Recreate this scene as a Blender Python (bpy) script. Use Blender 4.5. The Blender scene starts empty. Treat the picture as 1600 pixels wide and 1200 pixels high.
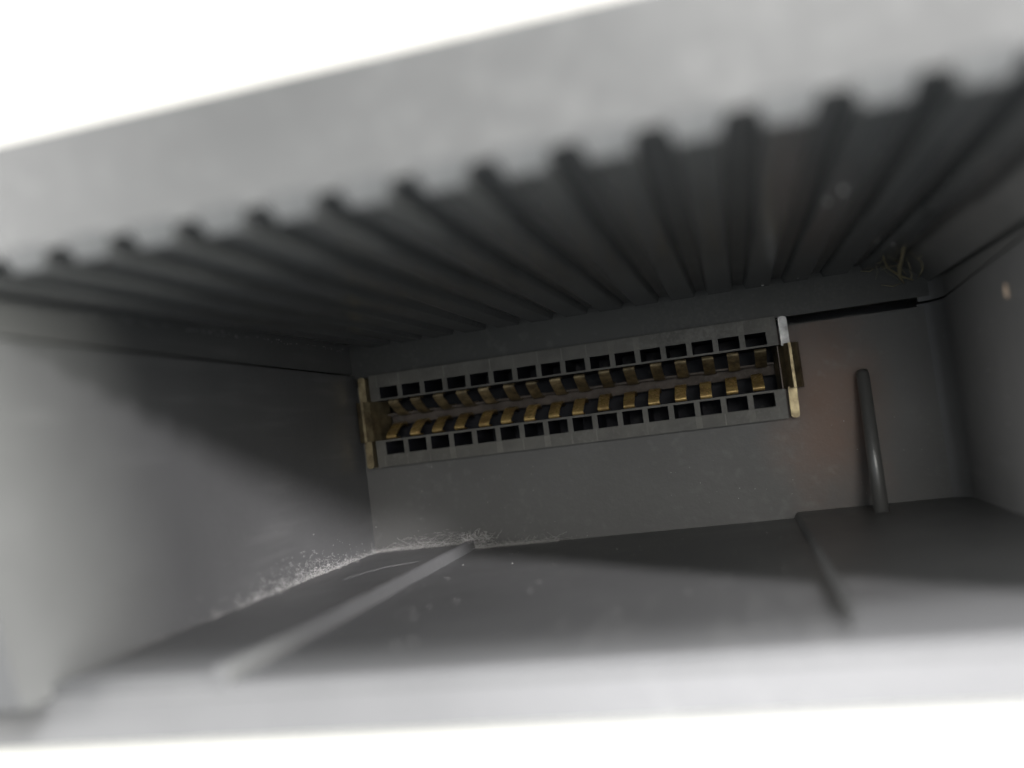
import bpy, bmesh, math, random
from mathutils import Vector, Matrix, noise

random.seed(7)
S = 0.001                      # everything below is written in millimetres
scene = bpy.context.scene
COL = scene.collection

# ------------------------------------------------------------------ camera
XH = Vector((0.96182869, -0.13434796, -0.23840345))
DH = Vector((0.24371574, 0.02434620, 0.96954108))
UH = Vector((-0.12445164, -0.99063509, 0.05615959))
def cam_to_world(v):
    return Vector((XH.dot(v), DH.dot(v), UH.dot(v)))
R_ = cam_to_world(Vector((1, 0, 0)))
U_ = cam_to_world(Vector((0, -1, 0)))
B_ = cam_to_world(Vector((0, 0, -1)))
cam_d = bpy.data.cameras.new('camera')
cam = bpy.data.objects.new('camera', cam_d)
COL.objects.link(cam)
cam.matrix_world = Matrix(((R_.x, U_.x, B_.x, 0), (R_.y, U_.y, B_.y, 0), (R_.z, U_.z, B_.z, 0), (0, 0, 0, 1)))
cam_d.sensor_width = 36.0
cam_d.lens = 36.0 * 1393 / 1600
cam_d.clip_start = 0.002
cam_d.clip_end = 50
cam_d.dof.use_dof = True
cam_d.dof.focus_distance = 0.087
cam_d.dof.aperture_fstop = cam_d.lens / 2.1
scene.camera = cam

# ------------------------------------------------------------------ light
world = bpy.data.worlds.new('World')
scene.world = world
world.use_nodes = True
bg = world.node_tree.nodes['Background']
bg.inputs['Color'].default_value = (0.90, 0.98, 1.05, 1)
bg.inputs['Strength'].default_value = 0.52

def aim(o, target):
    d = Vector(target) * S - o.location
    o.rotation_euler = d.to_track_quat('-Z', 'Y').to_euler()

KEY = Vector((0.85, -1.0, 0.405))          # towards the lamp
def lamp_at(p, dist):
    return (Vector(p) + KEY.normalized() * dist) * S

sp = bpy.data.lights.new('key_spot_light', 'SPOT')  # unseen key spot; cone edge shaped to imitate a phone's shadow
sp.energy = 39.0
sp.color = (0.985, 0.955, 0.985)
sp.spot_size = math.radians(14.0)
sp.spot_blend = 0.14
sp.shadow_soft_size = 0.036
so = bpy.data.objects.new('key_spot_light', sp)
COL.objects.link(so)
AX = Vector((72.0, 46.5, 4.0))
so.location = lamp_at(AX, 560)
aim(so, AX)

ar = bpy.data.lights.new('left_wall_fill_light', 'AREA')  # added grazing fill, unseen, brightens the front of the left wall
ar.shape = 'RECTANGLE'
ar.size = 0.09
ar.size_y = 0.20
ar.energy = 4.2
ar.color = (1.0, 0.995, 0.935)
ao = bpy.data.objects.new('left_wall_fill_light', ar)
COL.objects.link(ao)
ao.location = (Vector((-8, 42, 0)) + Vector((8.0, -1.0, 0.35)).normalized() * 420) * S
aim(ao, (-8, 42, 0))

fl = bpy.data.lights.new('front_fill_light', 'AREA')  # unseen fill added near the camera to lift the right of the back
fl.shape = 'DISK'
fl.size = 0.07
fl.energy = 0.13
fl.color = (1.0, 0.97, 0.92)
fo = bpy.data.objects.new('front_fill_light', fl)
COL.objects.link(fo)
fo.location = Vector((38, -130, 36)) * S
aim(fo, (-2, 88, -2))

cl = bpy.data.lights.new('lip_fill_light', 'AREA')  # steep unseen fill, added to brighten the lower lip
cl.shape = 'RECTANGLE'
cl.size = 0.30
cl.size_y = 0.14
cl.energy = 4.2
cl.color = (0.98, 0.97, 1.0)
co = bpy.data.objects.new('lip_fill_light', cl)
COL.objects.link(co)
co.location = (Vector((-8, 40, 0)) + Vector((0.25, -1.0, 2.7)).normalized() * 420) * S
aim(co, (-8, 40, 0))

lw = bpy.data.lights.new('right_wall_fill_light', 'AREA')  # fill added from the left for the right wall and bezel
lw.shape = 'RECTANGLE'
lw.size = 0.22
lw.size_y = 0.22
lw.energy = 3.2
lw.color = (1.0, 0.98, 0.96)
lo = bpy.data.objects.new('right_wall_fill_light', lw)
COL.objects.link(lo)
lo.location = (Vector((0, 40, 0)) + Vector((-2.3, -1.0, 0.25)).normalized() * 420) * S
aim(lo, (0, 40, 0))

scene.view_settings.view_transform = 'Standard'
scene.view_settings.look = 'None'
scene.view_settings.gamma = 1.0
scene.view_settings.exposure = 0.0
scene.view_settings.use_curve_mapping = False
scene.render.engine = 'CYCLES'
scene.cycles.use_denoising = True
scene.cycles.max_bounces = 8
scene.cycles.diffuse_bounces = 5

# ------------------------------------------------------------------ materials
def new_mat(name):
    m = bpy.data.materials.new(name)
    m.use_nodes = True
    nt = m.node_tree
    return m, nt, nt.nodes['Principled BSDF']

def plastic(name, col, rough=0.45, var=0.08, scale=90, bump=0.2, dust=0.0, spec=0.5, tint=None):
    m, nt, b = new_mat(name)
    N, L = nt.nodes, nt.links
    tc = N.new('ShaderNodeTexCoord')
    def noise_tex(sc, det=4, rg=0.6):
        t = N.new('ShaderNodeTexNoise')
        t.inputs['Scale'].default_value = sc
        t.inputs['Detail'].default_value = det
        t.inputs['Roughness'].default_value = rg
        L.new(tc.outputs['Object'], t.inputs['Vector'])
        return t
    n1 = noise_tex(scale)
    r1 = N.new('ShaderNodeValToRGB')
    r1.color_ramp.elements[0].position = 0.3
    r1.color_ramp.elements[1].position = 0.7
    r1.color_ramp.elements[0].color = [c * (1 - var) for c in col] + [1]
    r1.color_ramp.elements[1].color = [c * (1 + var) for c in col] + [1]
    L.new(n1.outputs['Fac'], r1.inputs['Fac'])
    last = r1.outputs['Color']
    if tint:
        scol, centre, rad, amt = tint
        vm = N.new('ShaderNodeVectorMath'); vm.operation = 'SUBTRACT'
        L.new(tc.outputs['Object'], vm.inputs[0])
        vm.inputs[1].default_value = [c * S for c in centre]
        sc_ = N.new('ShaderNodeVectorMath'); sc_.operation = 'MULTIPLY'
        L.new(vm.outputs[0], sc_.inputs[0]); sc_.inputs[1].default_value = (1.0, 1.0, 0.55)
        vm = sc_
        nz = noise_tex(240, 4)
        ln = N.new('ShaderNodeVectorMath'); ln.operation = 'LENGTH'
        L.new(vm.outputs[0], ln.inputs[0])
        ad = N.new('ShaderNodeMath'); ad.operation = 'MULTIPLY_ADD'
        L.new(nz.outputs['Fac'], ad.inputs[0])
        ad.inputs[1].default_value = rad * S * 0.7
        L.new(ln.outputs['Value'], ad.inputs[2])
        mr = N.new('ShaderNodeMapRange')
        mr.interpolation_type = 'SMOOTHSTEP'
        L.new(ad.outputs[0], mr.inputs['Value'])
        mr.inputs['From Min'].default_value = rad * S * 0.35
        mr.inputs['From Max'].default_value = rad * S * 1.35
        mr.inputs['To Min'].default_value = amt
        mr.inputs['To Max'].default_value = 0.0
        mx = N.new('ShaderNodeMix'); mx.data_type = 'RGBA'
        L.new(mr.outputs['Result'], mx.inputs['Factor'])
        L.new(last, mx.inputs['A'])
        mx.inputs['B'].default_value = (*scol, 1)
        last = mx.outputs['Result']
    if bump > 0.06:
        mp = N.new('ShaderNodeMapping')
        mp.inputs['Scale'].default_value = (1.0, 0.09, 1.0)
        mp.inputs['Rotation'].default_value = (0.25, 0.1, 0.12)
        L.new(tc.outputs['Object'], mp.inputs['Vector'])
        sn = N.new('ShaderNodeTexNoise')
        sn.inputs['Scale'].default_value = 900
        sn.inputs['Detail'].default_value = 3
        L.new(mp.outputs[0], sn.inputs['Vector'])
        bn = noise_tex(38, 3)
        m1 = N.new('ShaderNodeMath'); m1.operation = 'MULTIPLY'
        L.new(sn.outputs['Fac'], m1.inputs[0]); L.new(bn.outputs['Fac'], m1.inputs[1])
        m2 = N.new('ShaderNodeMapRange')
        m2.inputs['From Min'].default_value = 0.30
        m2.inputs['From Max'].default_value = 0.42
        m2.inputs['To Max'].default_value = 0.16
        L.new(m1.outputs[0], m2.inputs['Value'])
        mx = N.new('ShaderNodeMix'); mx.data_type = 'RGBA'
        L.new(m2.outputs['Result'], mx.inputs['Factor'])
        L.new(last, mx.inputs['A'])
        mx.inputs['B'].default_value = (0.30, 0.30, 0.29, 1)
        last = mx.outputs['Result']
    # fine pale dust caught in the grain of the plastic
    if dust > 0:
        nd = noise_tex(2600, 3, 0.7)
        nb = noise_tex(55, 4)
        mu = N.new('ShaderNodeMath'); mu.operation = 'MULTIPLY'
        L.new(nd.outputs['Fac'], mu.inputs[0]); L.new(nb.outputs['Fac'], mu.inputs[1])
        rd = N.new('ShaderNodeMapRange')
        rd.inputs['From Min'].default_value = 0.28
        rd.inputs['From Max'].default_value = 0.52
        rd.inputs['To Min'].default_value = 0.0
        rd.inputs['To Max'].default_value = dust
        L.new(mu.outputs[0], rd.inputs['Value'])
        mx = N.new('ShaderNodeMix'); mx.data_type = 'RGBA'
        L.new(rd.outputs['Result'], mx.inputs['Factor'])
        L.new(last, mx.inputs['A'])
        mx.inputs['B'].default_value = (0.42, 0.41, 0.39, 1)
        last = mx.outputs['Result']
    L.new(last, b.inputs['Base Color'])
    nr = noise_tex(140, 5)
    rr = N.new('ShaderNodeMapRange')
    rr.inputs['To Min'].default_value = max(0.05, rough - 0.12)
    rr.inputs['To Max'].default_value = min(1, rough + 0.12)
    L.new(nr.outputs['Fac'], rr.inputs['Value'])
    L.new(rr.outputs['Result'], b.inputs['Roughness'])
    b.inputs['Specular IOR Level'].default_value = spec
    if bump > 0:
        nbp = noise_tex(1400, 4, 0.65)
        nb2 = noise_tex(60, 2)
        sm = N.new('ShaderNodeMath'); sm.operation = 'MULTIPLY_ADD'
        L.new(nb2.outputs['Fac'], sm.inputs[0]); sm.inputs[1].default_value = 1.0
        L.new(nbp.outputs['Fac'], sm.inputs[2])
        bp = N.new('ShaderNodeBump')
        bp.inputs['Strength'].default_value = bump
        bp.inputs['Distance'].default_value = 0.00012
        L.new(sm.outputs[0], bp.inputs['Height'])
        L.new(bp.outputs['Normal'], b.inputs['Normal'])
    return m

def metal(name, c1, c2, rough=0.42, metallic=0.85, scale=900):
    m, nt, b = new_mat(name)
    N, L = nt.nodes, nt.links
    tc = N.new('ShaderNodeTexCoord')
    n1 = N.new('ShaderNodeTexNoise')
    n1.inputs['Scale'].default_value = scale
    n1.inputs['Detail'].default_value = 5
    n1.inputs['Roughness'].default_value = 0.65
    oi = N.new('ShaderNodeObjectInfo')
    va = N.new('ShaderNodeVectorMath'); va.operation = 'ADD'
    L.new(tc.outputs['Object'], va.inputs[0])
    L.new(oi.outputs['Random'], va.inputs[1])
    L.new(va.outputs[0], n1.inputs['Vector'])
    r = N.new('ShaderNodeValToRGB')
    r.color_ramp.elements[0].position = 0.36
    r.color_ramp.elements[1].position = 0.66
    r.color_ramp.elements[0].color = (*c1, 1)
    r.color_ramp.elements[1].color = (*c2, 1)
    L.new(n1.outputs['Fac'], r.inputs['Fac'])
    hs = N.new('ShaderNodeHueSaturation')
    vr = N.new('ShaderNodeMapRange')
    vr.inputs['To Min'].default_value = 0.6
    vr.inputs['To Max'].default_value = 1.12
    L.new(oi.outputs['Random'], vr.inputs['Value'])
    L.new(vr.outputs['Result'], hs.inputs['Value'])
    L.new(r.outputs['Color'], hs.inputs['Color'])
    L.new(hs.outputs['Color'], b.inputs['Base Color'])
    b.inputs['Metallic'].default_value = metallic
    mr = N.new('ShaderNodeMapRange')
    mr.inputs['To Min'].default_value = rough + 0.2
    mr.inputs['To Max'].default_value = rough - 0.12
    L.new(n1.outputs['Fac'], mr.inputs['Value'])
    L.new(mr.outputs['Result'], b.inputs['Roughness'])
    bp = N.new('ShaderNodeBump')
    bp.inputs['Strength'].default_value = 0.25
    bp.inputs['Distance'].default_value = 0.00005
    L.new(n1.outputs['Fac'], bp.inputs['Height'])
    L.new(bp.outputs['Normal'], b.inputs['Normal'])
    return m

G = 0.125
M_WALL = plastic('grey_well_plastic', (G * 0.98, G * 0.99, G * 0.985), 0.42, dust=0.10)
M_RIBG = plastic('glossy_rib_plastic', (G * 0.74, G * 0.76, G * 0.75), 0.22, dust=0.05, spec=0.8)
M_STRIP_SHADE = plastic('shaded_strip_plastic', (G * 0.62, G * 0.63, G * 0.59), 0.5, dust=0.1)  # well grey darkened to paint in the shade under the top rim
M_RIB = plastic('grey_rib_plastic', (G * 1.0, G * 1.01, G * 0.985), 0.36, dust=0.08)
M_BACK = plastic('grey_back_plastic', (G * 0.98, G * 0.975, G * 0.935), 0.5, dust=0.10,
                 tint=((0.19, 0.108, 0.07), (8.2, 89.7, -1.0), 7.5, 0.95))  # brown tint fading out around a point right of the connector
M_LINE = plastic('moulding_line_plastic', (0.165, 0.16, 0.14), 0.5, var=0.3, scale=400, dust=0.2)
M_SLOT = plastic('slot_dust_brown', (0.12, 0.10, 0.085), 0.8, var=0.35, scale=700, bump=0.3, dust=0.3)
M_BODY = plastic('connector_plastic', (0.128, 0.125, 0.11), 0.5, var=0.25, scale=260, bump=0.2, dust=0.25)
M_INNER_SHADE = plastic('connector_inner_shade', (0.028, 0.029, 0.036), 0.6, spec=0.25)  # near-black colour paints the shade inside the connector's holes and slot
M_POST = plastic('post_plastic', (0.11, 0.11, 0.105), 0.3, bump=0.03, spec=1.0)
M_SHELL = plastic('cream_shell_plastic', (0.80, 0.785, 0.72), 0.5, var=0.02, bump=0.1)
M_BRASS = metal('tarnished_contact_brass', (0.46, 0.30, 0.12), (0.90, 0.64, 0.24), 0.24, 0.42)
M_BRASS_SHADE = metal('shaded_contact_brass', (0.17, 0.135, 0.08), (0.48, 0.38, 0.21), 0.5, 0.55)  # darker brass paints in the shade on the downward-facing upper contacts
M_BRACKET = metal('worn_bracket_brass', (0.24, 0.19, 0.115), (0.55, 0.46, 0.27), 0.36, 0.75, 700)
M_TIN = metal('worn_tin_plating', (0.32, 0.32, 0.31), (0.62, 0.62, 0.62), 0.4, 0.75, 700)
M_LINT = plastic('lint_fibre_grey', (0.56, 0.55, 0.53), 0.9, var=0.1, bump=0, spec=0.1)
M_HAIR = plastic('fibre_grey', (0.30, 0.30, 0.30), 0.8, bump=0, spec=0.1)
M_GLUE = plastic('dried_glue_yellow', (0.33, 0.29, 0.17), 0.35, var=0.2, bump=0)
M_CHIP = plastic('chip_tan', (0.62, 0.48, 0.36), 0.7, var=0.2, bump=0)

# ------------------------------------------------------------------ helpers
def link_mesh(name, bm, mat, parent=None, smooth=False):
    bmesh.ops.recalc_face_normals(bm, faces=bm.faces)
    for v in bm.verts:
        v.co *= S
    me = bpy.data.meshes.new(name)
    bm.to_mesh(me)
    bm.free()
    if smooth:
        for p in me.polygons:
            p.use_smooth = True
    me.materials.append(mat)
    o = bpy.data.objects.new(name, me)
    COL.objects.link(o)
    if parent:
        o.parent = parent
    return o

def thing(name, label, cat, loc=(0, 0, 0), group=None):
    o = bpy.data.objects.new(name, None)
    o.empty_display_size = 0.005
    COL.objects.link(o)
    tag(o, label, cat, group)
    return o

def tag(o, label, cat, group=None, kind=None):
    o['label'] = label
    o['category'] = cat
    if group: o['group'] = group
    if kind: o['kind'] = kind

def bevel(bm, w, seg=2, ang=30):
    es = [e for e in bm.edges if len(e.link_faces) == 2 and e.calc_face_angle(0) > math.radians(ang)]
    if es:
        bmesh.ops.bevel(bm, geom=es, offset=w, segments=seg, affect='EDGES', profile=0.5, clamp_overlap=True)

def hexa(bm, p):
    """8 points: 0-3 one end loop, 4-7 the other"""
    v = [bm.verts.new(q) for q in p]
    for f in ((0, 1, 2, 3), (7, 6, 5, 4), (0, 4, 5, 1), (1, 5, 6, 2), (2, 6, 7, 3), (3, 7, 4, 0)):
        bm.faces.new([v[i] for i in f])

def box(bm, x0, x1, y0, y1, z0, z1):
    hexa(bm, [(x0, y0, z0), (x1, y0, z0), (x1, y0, z1), (x0, y0, z1),
              (x0, y1, z0), (x1, y1, z0), (x1, y1, z1), (x0, y1, z1)])

def prism(bm, pts, axis, a0, a1):
    """extrude a polygon; pts are the two other coordinates; a0/a1 numbers or functions of a point"""
    def mk(p, a):
        a = a(p) if callable(a) else a
        if axis == 'x': return (a, p[0], p[1])
        if axis == 'y': return (p[0], a, p[1])
        return (p[0], p[1], a)
    A = [bm.verts.new(mk(p, a0)) for p in pts]
    B = [bm.verts.new(mk(p, a1)) for p in pts]
    n = len(pts)
    bm.faces.new(A)
    bm.faces.new(B[::-1])
    for i in range(n):
        j = (i + 1) % n
        bm.faces.new((A[i], A[j], B[j], B[i]))

def plate(bm, xs, zs, solid, y0, y1):
    """perforated plate from a grid of cells; y0 may be a function of z"""
    f0 = y0 if callable(y0) else (lambda x, z: y0)
    f1 = y1 if callable(y1) else (lambda x, z: y1)
    vc = {}
    def v(i, k, s):
        key = (i, k, s)
        if key not in vc:
            vc[key] = bm.verts.new((xs[i], (f0 if s == 0 else f1)(xs[i], zs[k]), zs[k]))
        return vc[key]
    nx, nz = len(xs) - 1, len(zs) - 1
    sol = [[solid((xs[i] + xs[i + 1]) / 2, (zs[k] + zs[k + 1]) / 2) for k in range(nz)] for i in range(nx)]
    def s(i, k):
        return 0 <= i < nx and 0 <= k < nz and sol[i][k]
    for i in range(nx):
        for k in range(nz):
            if not s(i, k): continue
            bm.faces.new((v(i, k, 0), v(i + 1, k, 0), v(i + 1, k + 1, 0), v(i, k + 1, 0)))
            bm.faces.new((v(i, k, 1), v(i, k + 1, 1), v(i + 1, k + 1, 1), v(i + 1, k, 1)))
            if not s(i - 1, k): bm.faces.new((v(i, k, 0), v(i, k + 1, 0), v(i, k + 1, 1), v(i, k, 1)))
            if not s(i + 1, k): bm.faces.new((v(i + 1, k, 0), v(i + 1, k, 1), v(i + 1, k + 1, 1), v(i + 1, k + 1, 0)))
            if not s(i, k - 1): bm.faces.new((v(i, k, 0), v(i, k, 1), v(i + 1, k, 1), v(i + 1, k, 0)))
            if not s(i, k + 1): bm.faces.new((v(i, k + 1, 0), v(i + 1, k + 1, 0), v(i + 1, k + 1, 1), v(i, k + 1, 1)))

def tube(bm, pts, rad, n=6, flat=1.0):
    pts = [Vector(p) for p in pts]
    rings = []
    for i, p in enumerate(pts):
        d = (pts[min(i + 1, len(pts) - 1)] - pts[max(i - 1, 0)]).normalized()
        a = d.cross(Vector((0.31, 0.2, 0.93))).normalized()
        b = d.cross(a)
        r = rad[i] if isinstance(rad, (list, tuple)) else rad
        rings.append([bm.verts.new(p + a * r * math.cos(t * 2 * math.pi / n) + b * r * flat * math.sin(t * 2 * math.pi / n)) for t in range(n)])
    for i in range(len(rings) - 1):
        for t in range(n):
            u = (t + 1) % n
            bm.faces.new((rings[i][t], rings[i][u], rings[i + 1][u], rings[i + 1][t]))
    bm.faces.new(rings[0][::-1])
    bm.faces.new(rings[-1])

# the opening of the well lies in one plane that leans back a little
def front(z): return 36.4 - (z - 11.3) * 0.268
YB = 89.7            # back panel
XL, XR = -39.3, 19.5
ZF = -11.3           # main floor
ZTOP = 11.75         # upper wall between its ribs

# ------------------------------------------------------------------ cartridge well
well = thing('cartridge_well', 'dark grey plastic cartridge well with ribbed upper wall around the connector', 'cartridge well')

# back panel with the opening for the connector
bm = bmesh.new()
plate(bm, [-46, -37.35, 4.55, 26], [-16, -1.6, 7.1], lambda x, z: not (-37.35 < x < 4.55 and z > -1.6), YB, YB + 3.0)
bevel(bm, 0.12)
link_mesh('back_panel', bm, M_BACK, well)
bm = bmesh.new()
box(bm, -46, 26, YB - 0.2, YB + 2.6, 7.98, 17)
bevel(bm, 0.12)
link_mesh('upper_back_strip', bm, M_STRIP_SHADE, well)
bm = bmesh.new()
box(bm, -47, 27, YB + 9.0, YB + 11, -17, 18.4)
box(bm, -47, 27, YB + 1.0, YB + 9.0, 15.0, 18.3)
box(bm, -47, 27, YB + 1.0, YB + 9.0, -17.1, -14.5)
box(bm, 24.5, 27.1, YB - 1.0, YB + 9.2, -17.2, 18.5)
box(bm, -47.1, -44.6, YB - 1.0, YB + 9.2, -17.2, 18.5)
link_mesh('rear_light_blocker', bm, M_RIB, well)  # unseen box added behind the panel to keep light out of the slit

# left wall: lower panel and the upper strip above the seam
bm = bmesh.new()
prism(bm, [(front(8.9) - 0.8, 8.95), (front(-11.5) - 1.8, -11.5), (92, -11.5), (92, 8.25)], 'x', -45.5, XL)
bevel(bm, 0.3, 3)
link_mesh('left_wall', bm, M_WALL, well)
bm = bmesh.new()
prism(bm, [(front(15), 15), (front(9.2), 9.2), (92, 8.5), (92, 15)], 'x', -45, XL - 0.32)
bevel(bm, 0.1)
link_mesh('left_seam_strip', bm, M_RIB, well)
bm = bmesh.new()
prism(bm, [(front(12) + 1, 12), (front(5) + 1, 5), (93, 5), (93, 12)], 'x', -44, XL - 0.9)
link_mesh('seam_backing', bm, M_RIB, well)

# right wall with a rounded rear corner, upper strip and slanted corner
def right_profile(off=0.0):
    arc = [(17.5 + off + 2.0 * math.sin(t * math.pi / 20), 87.6 + 2.2 * math.cos(t * math.pi / 20)) for t in range(11)]
    return [(17.5 + off, 90.3)] + arc + [(19.7 + off, 60.0)]
bm = bmesh.new()
pr = right_profile()
prism(bm, pr + [(19.9, 30), (26, 30), (26, 90.3)], 'z', -13.9, lambda p: 7.3 + max(0, 90 - p[1]) * 0.055)
bmesh.ops.bisect_plane(bm, geom=bm.verts[:] + bm.edges[:] + bm.faces[:], plane_co=(0, front(0), 0), plane_no=(0, -1, -0.268), clear_outer=True)
bmesh.ops.holes_fill(bm, edges=[e for e in bm.edges if len(e.link_faces) == 1])
o = link_mesh('right_wall', bm, M_WALL, well, smooth=True)
o.data.set_sharp_from_angle(angle=math.radians(30))
bm = bmesh.new()
pr = right_profile(0.15)
z0f = lambda p: 7.55 + max(0, 90 - p[1]) * 0.055
prism(bm, pr + [(20.1, 30), (26, 30), (26, 90.3)], 'z', z0f, 15)
bmesh.ops.bisect_plane(bm, geom=bm.verts[:] + bm.edges[:] + bm.faces[:], plane_co=(0, front(0), 0), plane_no=(0, -1, -0.268), clear_outer=True)
bmesh.ops.holes_fill(bm, edges=[e for e in bm.edges if len(e.link_faces) == 1])
o = link_mesh('right_seam_strip', bm, M_RIB, well, smooth=True)
o.data.set_sharp_from_angle(angle=math.radians(30))
bm = bmesh.new()
box(bm, 21, 26.6, 38, 93, 5, 13)
link_mesh('seam_backing', bm, M_RIB, well)
bm = bmesh.new()
prism(bm, [(18.75, 9.3), (15.4, 12.2), (22, 12.3)], 'y', lambda p: front(p[1]) + 0.05, 90.2)
bevel(bm, 0.25)
link_mesh('corner_fillet', bm, M_RIB, well)

# floor: left shelf, main floor, raised block, narrow rib
bm = bmesh.new()
box(bm, -46, 26, 40, 93, -13.9, ZF)
bmesh.ops.bisect_plane(bm, geom=bm.verts[:] + bm.edges[:] + bm.faces[:], plane_co=(0, front(0), 0), plane_no=(0, -1, -0.268), clear_outer=True)
bmesh.ops.holes_fill(bm, edges=[e for e in bm.edges if len(e.link_faces) == 1])
bevel(bm, 1.1, 6)
link_mesh('floor_panel', bm, M_WALL, well)
bm = bmesh.new()
prism(bm, [(-46, -13), (-46, -10.72), (-28.9, -10.72), (-28.3, -13)], 'y', front(-11) + 0.6, 91)
bevel(bm, 0.1)
link_mesh('left_floor_shelf', bm, M_WALL, well)
bm = bmesh.new()
pts = [(-28.95, -12), (-28.95, -10.7)]
for t in range(7):
    a = math.pi * (1 - t / 6)
    pts.append((-28.55 + 0.4 * math.cos(a), -10.62 + 0.32 * math.sin(a)))
pts += [(-28.02, -11.2), (-27.9, -12)]
prism(bm, pts, 'y', front(-11) + 0.5, 90.5)
link_mesh('floor_rib', bm, M_WALL, well, smooth=False)
bm = bmesh.new()
hexa(bm, [(3.6, 44.2, -12.5), (3.6, 44.2, -11.32), (26, 44.2, -11.32), (26, 44.2, -12.5),
          (3.4, 91.2, -12.5), (4.2, 91.2, -10.75), (26, 91.2, -10.75), (26, 91.2, -12.5)])
bmesh.ops.bisect_plane(bm, geom=bm.verts[:] + bm.edges[:] + bm.faces[:], plane_co=(0, 49, 0), plane_no=(0, 1, 0))
for v in bm.verts:
    if abs(v.co.y - 49) < 0.01 and v.co.z > -11.6: v.co.z = -10.85; v.co.x = max(v.co.x, 4.35)
bevel(bm, 0.2)
link_mesh('raised_floor_block', bm, M_WALL, well)
# upper wall and its ribs
bm = bmesh.new()
ZO = 16.75
prism(bm, [(front(ZTOP), ZTOP), (front(ZO), ZO), (92, ZO), (92, ZTOP)], 'x', -46, 26)
bevel(bm, 0.2)
top_wall = link_mesh('upper_wall', bm, M_RIB, well)

def rib_bm():
    bm = bmesh.new()
    # front piece stands lower than the rear piece; the two meet in a small step
    def sec(y, hb, ht, h):
        return [(-ht, y, ZTOP + 0.3), (ht, y, ZTOP + 0.3), (hb, y, ZTOP - h), (-hb, y, ZTOP - h)]
    a = sec(0, 0.84, 1.30, 0.85)
    a = [(p[0], front(p[2]) - 0.02, p[2]) for p in a]
    b = sec(61.0, 0.86, 1.32, 0.92)
    bm2 = bmesh.new()
    hexa(bm2, a + b)
    bevel(bm2, 0.34, 4)
    c = sec(60.5, 0.90, 1.36, 0.72)
    d = sec(YB - 0.1, 1.10, 1.52, 0.55)
    bm3 = bmesh.new()
    hexa(bm3, c + d)
    bevel(bm3, 0.08, 1)
    for b_ in (bm2, bm3):
        me = bpy.data.meshes.new('tmp')
        b_.to_mesh(me); b_.free()
        bm.from_mesh(me)
        bpy.data.meshes.remove(me)
    return bm
rib0 = None
for k in range(-11, 4):
    gx = 1.75 + 3.6 * (k + 0.5)
    if rib0 is None:
        rib0 = link_mesh('rib', rib_bm(), M_RIBG, top_wall)
        r = rib0
    else:
        r = rib0.copy()
        COL.objects.link(r)
        r.parent = top_wall
    r.location.x = gx * S

# grey bezel round the mouth of the well (left, right and lower sides; the upper wall's own edge is the fourth)
bm = bmesh.new()
plate(bm, [-48, -45.0, 24, 27], [-13.7, ZF - 0.75, ZO - 0.01], lambda x, z: not (-45 < x < 24 and z > ZF - 0.75),
      lambda x, z: front(z) - 0.03 - (1.6 if z < -13 else 0), lambda x, z: front(z) + 6)
bevel(bm, 0.3, 3)
link_mesh('bezel', bm, M_WALL, well)

# ------------------------------------------------------------------ outer shell
bm = bmesh.new()
plate(bm, [-150, -47, 26, 140], [-90, -13.4, ZO - 0.6, 90], lambda x, z: not (-47 < x < 26 and -13.4 < z < ZO - 0.6),
      lambda x, z: front(z) + 0.35, lambda x, z: front(z) + 5)
bevel(bm, 0.2, 2)
shell = link_mesh('console_shell', bm, M_SHELL)
tag(shell, 'bright cream white outer shell around the dark opening', 'console shell')

# ------------------------------------------------------------------ edge connector
conn = thing('edge_connector', 'black two row edge connector with brass contacts set in the back panel', 'connector')
YC = 88.95
X0, PITCH, NC = -35.42, 2.54, 16
HW = 1.0
xs = [-37.55]
for i in range(NC):
    c = X0 + PITCH * i
    xs += [c - HW, c + HW]
xs += [4.7]
zs = [-1.75, -0.48, 0.88, 1.1, 5.33, 5.52, 6.75, 8.12]
def solid(x, z):
    if 1.1 < z < 5.33:
        return x < X0 - HW - 0.6 or False
    if (-0.48 < z < 0.88) or (5.52 < z < 6.75):
        for i in range(NC):
            if abs(x - (X0 + PITCH * i)) < HW: return False
    return True
bm = bmesh.new()
plate(bm, [-37.55] + xs[1:], zs, lambda x, z: solid(x, z), YC, YC + 6.4)
bevel(bm, 0.07, 1)
body = link_mesh('body', bm, M_BODY, conn)
body.data.materials.append(M_INNER_SHADE)
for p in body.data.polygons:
    if p.normal.y > -0.5: p.material_index = 1  # recess faces get the painted shade colour
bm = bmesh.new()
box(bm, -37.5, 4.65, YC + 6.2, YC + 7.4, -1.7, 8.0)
link_mesh('body_rear', bm, M_INNER_SHADE, conn)
bm = bmesh.new()
box(bm, -37.0, 4.2, YC + 2.9, YC + 4.5, 3.72, 3.9)
link_mesh('inner_lip', bm, M_SLOT, conn)
bm = bmesh.new()
box(bm, -37.0, 4.2, YC + 4.2, YC + 5.2, 2.7, 3.75)
link_mesh('slot_floor', bm, M_SLOT, conn)
# faint moulding lines on the rails
for i in range(NC + 1):
    for (za, zb, sk) in ((6.83, 8.05, 0.7), (-1.68, -0.56, 0.6)):
        if random.random() > sk: continue
        c = X0 + PITCH * (i - 0.5)
        bm = bmesh.new()
        w = random.choice((0.06, 0.3))
        box(bm, c - w, c + w, YC - 0.025, YC + 0.1, za, zb)
        link_mesh('moulding_line', bm, M_LINE, conn)

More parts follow.
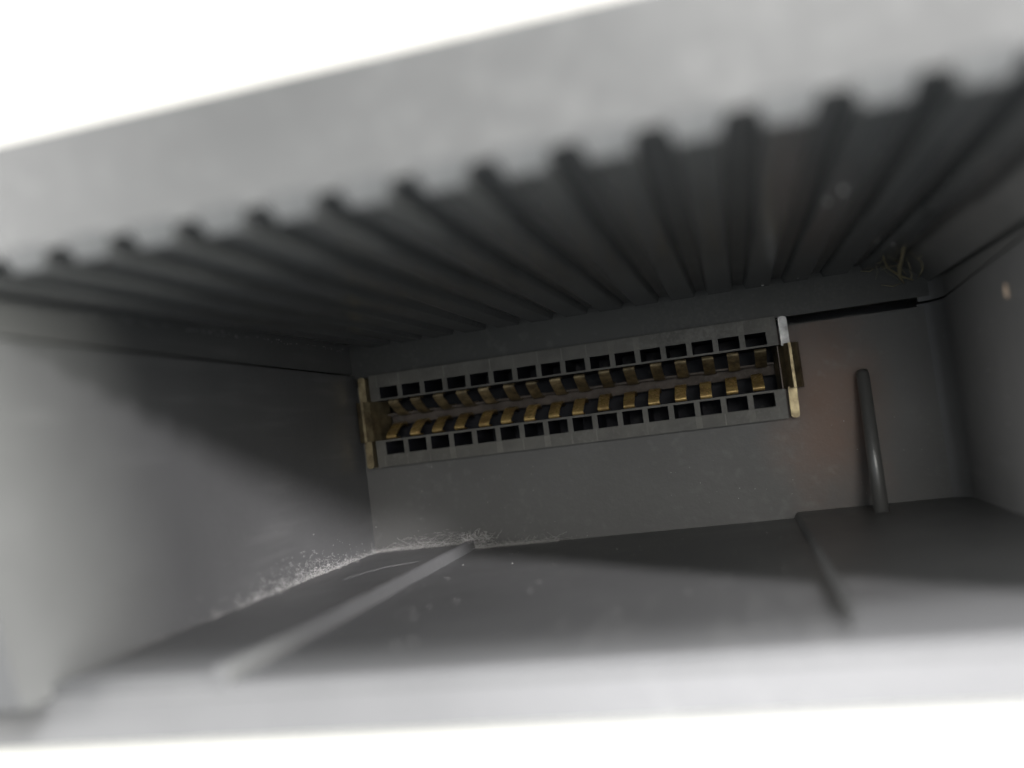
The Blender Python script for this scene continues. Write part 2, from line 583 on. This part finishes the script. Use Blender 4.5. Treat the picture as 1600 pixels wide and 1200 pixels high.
def contact_bm(prof, w, th):
    bm = bmesh.new()
    n = len(prof)
    L, Rr = [], []
    for i, (y, z) in enumerate(prof):
        a = prof[max(i - 1, 0)]; b = prof[min(i + 1, n - 1)]
        d = Vector((b[0] - a[0], b[1] - a[1])).normalized()
        nn = Vector((-d.y, d.x)) * th / 2
        ring = []
        for sx, sg in ((-w / 2, 1), (w / 2, 1), (w / 2, -1), (-w / 2, -1)):
            ring.append(bm.verts.new((sx, y + nn.x * sg, z + nn.y * sg)))
        L.append(ring)
    for i in range(n - 1):
        for t in range(4):
            u = (t + 1) % 4
            bm.faces.new((L[i][t], L[i][u], L[i + 1][u], L[i + 1][t]))
    bm.faces.new(L[0][::-1]); bm.faces.new(L[-1])
    for i in range(n - 1):
        for t in range(4):
            e = bm.edges.get((L[i][t], L[i + 1][t]))
            if e: e.smooth = False
    return bm
prof_up = [(90.3, 5.2), (89.6, 5.22), (89.28, 5.19), (89.12, 5.10), (89.12, 4.98), (89.26, 4.86), (89.6, 4.62), (90.2, 4.34), (90.9, 3.98), (91.6, 3.72), (92.2, 3.62), (92.7, 3.68), (93.3, 4.0)]
prof_dn = [(y, 6.45 - z) for (y, z) in prof_up]
first = {}
for row, prof, off in (('up', prof_up, 0.27), ('dn', prof_dn, -0.27)):
    for i in range(NC):
        if row not in first:
            first[row] = link_mesh('contact', contact_bm(prof, 1.1, 0.16), M_BRASS_SHADE if row == 'up' else M_BRASS, conn, smooth=True)
            o = first[row]
        else:
            o = first[row].copy()
            COL.objects.link(o)
            o.parent = conn
        o.location = ((X0 + PITCH * i + off + random.uniform(-0.09, 0.09)) * S, random.uniform(-0.1, 0.22) * S, random.uniform(-0.07, 0.07) * S)

def bracket(side):
    """brass end clip; side -1 left, 1 right"""
    if side < 0: xa, xb = -38.5, -37.72
    else: xa, xb = 4.92, 5.72
    bm = bmesh.new()
    # centre fold, a V crest standing proud towards the front
    if side < 0:
        pts = [(-39.28, 89.4), (-38.95, 88.3), (-38.25, 87.75), (-38.0, 87.75), (-37.55, 88.5), (-37.2, 90.0), (-36.9, 92.5), (-37.4, 92.6), (-38.2, 89.6)]
    else:
        pts = [(6.55, 89.5), (6.25, 88.35), (5.75, 87.75), (5.5, 87.75), (5.05, 88.5), (4.55, 90.0), (4.2, 92.5), (4.7, 92.6), (5.7, 89.6)]
    prism(bm, pts, 'z', 1.1, 5.35)
    bevel(bm, 0.08, 2)
    root = link_mesh('end_bracket', bm, M_BRACKET, conn)
    root['label'] = ('brass end clip on the left end of the connector' if side < 0 else 'brass end clip with grey upper tab on the right end')
    for z0, z1 in ((5.2, 8.0), (-1.75, 1.25)):
        bm = bmesh.new()
        xm, hw = (xa + xb) / 2, (xb - xa) / 2
        rnd = []
        zt, sg = (z1, 1) if z0 > 0 else (z0, -1)
        zb = z0 if z0 > 0 else z1
        for t in range(9):
            a = math.pi * t / 8
            rnd.append((xm + hw * math.cos(a), zt - sg * 0.32 + sg * 0.32 * math.sin(a)))
        dx = random.uniform(-0.08, 0.08)
        prism(bm, [(xm + hw + dx, zb)] + rnd + [(xm - hw + dx, zb)], 'y', 88.3 + random.uniform(-0.1, 0.15), 90.5)
        bevel(bm, 0.1, 2)
        link_mesh('tab', bm, M_TIN if (side > 0 and z0 > 0) else M_BRACKET, root)
bracket(-1)
bracket(1)

# ------------------------------------------------------------------ post
bm = bmesh.new()
pt, pb = Vector((11.75, 88.5, 1.8)), Vector((11.0, 83.6, -10.9))
tube(bm, [pt, pt.lerp(pb, 0.03), pt.lerp(pb, 0.5), pb], [0.5, 0.58, 0.6, 0.62], 32)
post = link_mesh('guide_post', bm, M_POST, smooth=True)
for p in post.data.polygons:
    if len(p.vertices) > 6: p.use_smooth = False
tag(post, 'slim dark glossy round post standing upright right of the connector', 'post')

# ------------------------------------------------------------------ lint and dust
def fibre(bm, p, length, rad, up=0.2, n=6, flat=1.0):
    d = Vector((random.uniform(-1, 1), random.uniform(-1, 1), random.uniform(-0.3, 0.6 + up) * flat)).normalized()
    pts = [Vector(p)]
    for i in range(n):
        d = (d + Vector((random.uniform(-1, 1), random.uniform(-1, 1), random.uniform(-1, 1) * flat)) * 0.55).normalized()
        q = pts[-1] + d * length / n
        q.x = max(q.x, XL + 0.04)
        q.y = min(q.y, YB - 0.04)
        q.z = max(q.z, (-10.68 if q.x < -28.4 else ZF + 0.04))
        pts.append(q)
    tube(bm, pts, rad, 3)

bm = bmesh.new()
for i in range(420):      # along the foot of the left wall
    y = random.gauss(75, 5.5) if random.random() < 0.8 else random.uniform(58, 89)
    if not 56 < y < 89: continue
    k = math.exp(-((y - 72) / 7.5) ** 2)
    h = random.expovariate(1 / (0.10 + 0.5 * k))
    fibre(bm, (XL + abs(random.gauss(0, 0.25)) + 0.05, y, -10.66 + h), random.uniform(0.2, 0.8), random.uniform(0.005, 0.014), flat=0.5)
for i in range(700):      # along the foot of the back panel
    x = random.uniform(XL, -27.5) if random.random() < 0.55 else random.uniform(-28.5, -19)
    k = math.exp(-((x + 31) / 5) ** 2)
    zf = -10.66 if x < -28.4 else ZF + 0.05
    h = random.expovariate(1 / (0.05 + 0.40 * k))
    fibre(bm, (x, YB - 0.1 - abs(random.gauss(0, 0.4)), zf + h), random.uniform(0.4, 1.8), random.uniform(0.005, 0.012), up=-0.3, flat=0.3)
for i in range(110):      # the tuft at the end of the floor rib
    fibre(bm, (random.gauss(-27.4, 0.8), random.gauss(88.2, 0.9), -10.4 + abs(random.gauss(0, 0.3))), random.uniform(0.4, 1.3), random.uniform(0.007, 0.016))
lint = link_mesh('dust_lint', bm, M_LINT)
tag(lint, 'pale grey dust lint gathered along the lower left corner', 'lint', kind='stuff')

_t = bmesh.new()
bmesh.ops.create_icosphere(_t, subdivisions=1, radius=1.0)
ICO_V = [tuple(v.co) for v in _t.verts]
_t.verts.index_update()
ICO_F = [[v.index for v in f.verts] for f in _t.faces]
_t.free()
def speck(bm, p, r):
    p = Vector(p)
    k = [r * random.uniform(0.6, 1.4), r * random.uniform(0.6, 1.4), r * random.uniform(0.5, 1.1)]
    v = [bm.verts.new((p.x + a * k[0] * random.uniform(0.8, 1.2), p.y + b * k[1] * random.uniform(0.8, 1.2), p.z + c * k[2] * random.uniform(0.8, 1.2))) for a, b, c in ICO_V]
    for f in ICO_F:
        bm.faces.new([v[i] for i in f])
bm = bmesh.new()
for i in range(150):      # crumbs along the left wall's foot and up the wall
    y = random.gauss(73, 7)
    if not 50 < y < 89: continue
    speck(bm, (XL + 0.03, y, -10.7 + random.expovariate(1 / 0.9)), random.uniform(0.02, 0.055))
for i in range(2200):     # powdery dust packed into the seams at the foot of the left wall and back panel
    if random.random() < 0.5:
        y = random.gauss(75, 7)
        if not 50 < y < 89.5: continue
        speck(bm, (XL + 0.02 + abs(random.gauss(0, 0.18)), y, -10.7 + random.expovariate(1 / 0.22)), random.uniform(0.012, 0.04))
    else:
        x = random.gauss(-28, 5.5)
        if not XL < x < -16: continue
        speck(bm, (x, YB - 0.03 - abs(random.gauss(0, 0.35)), (-10.7 if x < -28.4 else ZF) + random.expovariate(1 / 0.18)), random.uniform(0.012, 0.04))
for i in range(70):       # crease above the left wall
    speck(bm, (XL - 0.28, random.uniform(48, 88), 11.1 + random.uniform(-0.15, 0.2)), random.uniform(0.03, 0.07))
for i in range(60):       # back panel
    speck(bm, (random.uniform(-38, 18), YB - 0.01, random.uniform(-10, -2)), random.uniform(0.015, 0.04))
for i in range(60):       # floor
    speck(bm, (random.uniform(-27, 3), random.uniform(46, 88), ZF + 0.02), random.uniform(0.02, 0.06))
for i in range(16):       # right wall
    speck(bm, (19.55, random.uniform(62, 88), random.uniform(-8, 8)), random.uniform(0.03, 0.08))
for p, r in (((-36.9, 85.0, -7.6), 0.09),):
    speck(bm, p, r)
for p in ((7.1, 50.5, 10.78), (6.5, 53, 10.82), (12.0, 72, 11.1), (13.6, 75, 11.1), (7.2, 87.5, 11.25), (4.0, 88.5, 11.2)):
    speck(bm, p, 0.12)
spk = link_mesh('dust_specks', bm, M_LINT)
tag(spk, 'tiny pale dust specks scattered over the walls and floor', 'dust', kind='stuff')

bm = bmesh.new()
pts = []
for t in range(15):
    u = t / 14
    pts.append((-34.6 + 4.6 * u, 71.5 + 5.5 * u + 1.2 * u * u, -10.60 + 0.25 * math.sin(u * 3)))
tube(bm, pts, 0.013, 6)
hair = link_mesh('lint_fibre', bm, M_HAIR, smooth=True)
tag(hair, 'single pale curved fibre lying on the floor left of the rib', 'fibre')

bm = bmesh.new()
def strand(pts, r):
    tube(bm, pts, r, 6, 0.6)
strand([(14.6, 76, 11.2), (15.2, 80, 11.1), (15.7, 84, 10.9), (15.9, 86.5, 10.6), (16.2, 88.6, 10.0), (16.6, 89.2, 9.4)], [0.05, 0.12, 0.16, 0.2, 0.16, 0.06])
strand([(13.6, 80, 11.2), (14.3, 84, 11.1), (15.0, 87, 10.8), (16.2, 88.6, 10.1), (17.3, 88.6, 9.5)], [0.04, 0.1, 0.12, 0.16, 0.08])
strand([(17.4, 84, 10.2), (17.6, 86, 9.9), (17.5, 87.6, 9.5)], [0.03, 0.08, 0.04])
strand([(13.0, 89.3, 11.2), (13.8, 89.3, 11.0), (14.4, 89.3, 11.35)], [0.04, 0.07, 0.03])
strand([(14.6, 89.35, 9.6), (15.6, 89.35, 9.3), (16.4, 89.35, 9.5)], [0.03, 0.06, 0.03])
for i in range(16):
    a = Vector((random.uniform(13.5, 17), random.uniform(78, 88.5), random.uniform(10.6, 11.1)))
    d = Vector((random.uniform(0, 1), random.uniform(0.4, 1.2), random.uniform(-0.5, 0.1))).normalized()
    pts = [a]
    for k in range(5):
        d = (d + Vector((random.uniform(-.6, .6), random.uniform(-.6, .6), random.uniform(-.4, .4)))).normalized()
        q = pts[-1] + d * random.uniform(0.2, 0.5)
        q.y = min(q.y, 89.2)
        pts.append(q)
    strand(pts, random.uniform(0.012, 0.035))
glue = link_mesh('dried_glue', bm, M_GLUE, smooth=True)
tag(glue, 'yellowish dried glue strings in the upper right rear corner', 'glue')

bm = bmesh.new()
bmesh.ops.create_icosphere(bm, subdivisions=2, radius=1.0, matrix=Matrix.Translation((19.55, 69.8, 5.7)) @ Matrix.Diagonal((0.12, 0.35, 0.55, 1)))
for v in bm.verts:
    v.co += Vector((0, noise.noise(v.co * 3), noise.noise(v.co * 3 + Vector((5, 1, 2))))) * 0.12
chip = link_mesh('tan_crumb', bm, M_CHIP, smooth=True)
tag(chip, 'small tan crumb stuck on the right wall', 'crumb')
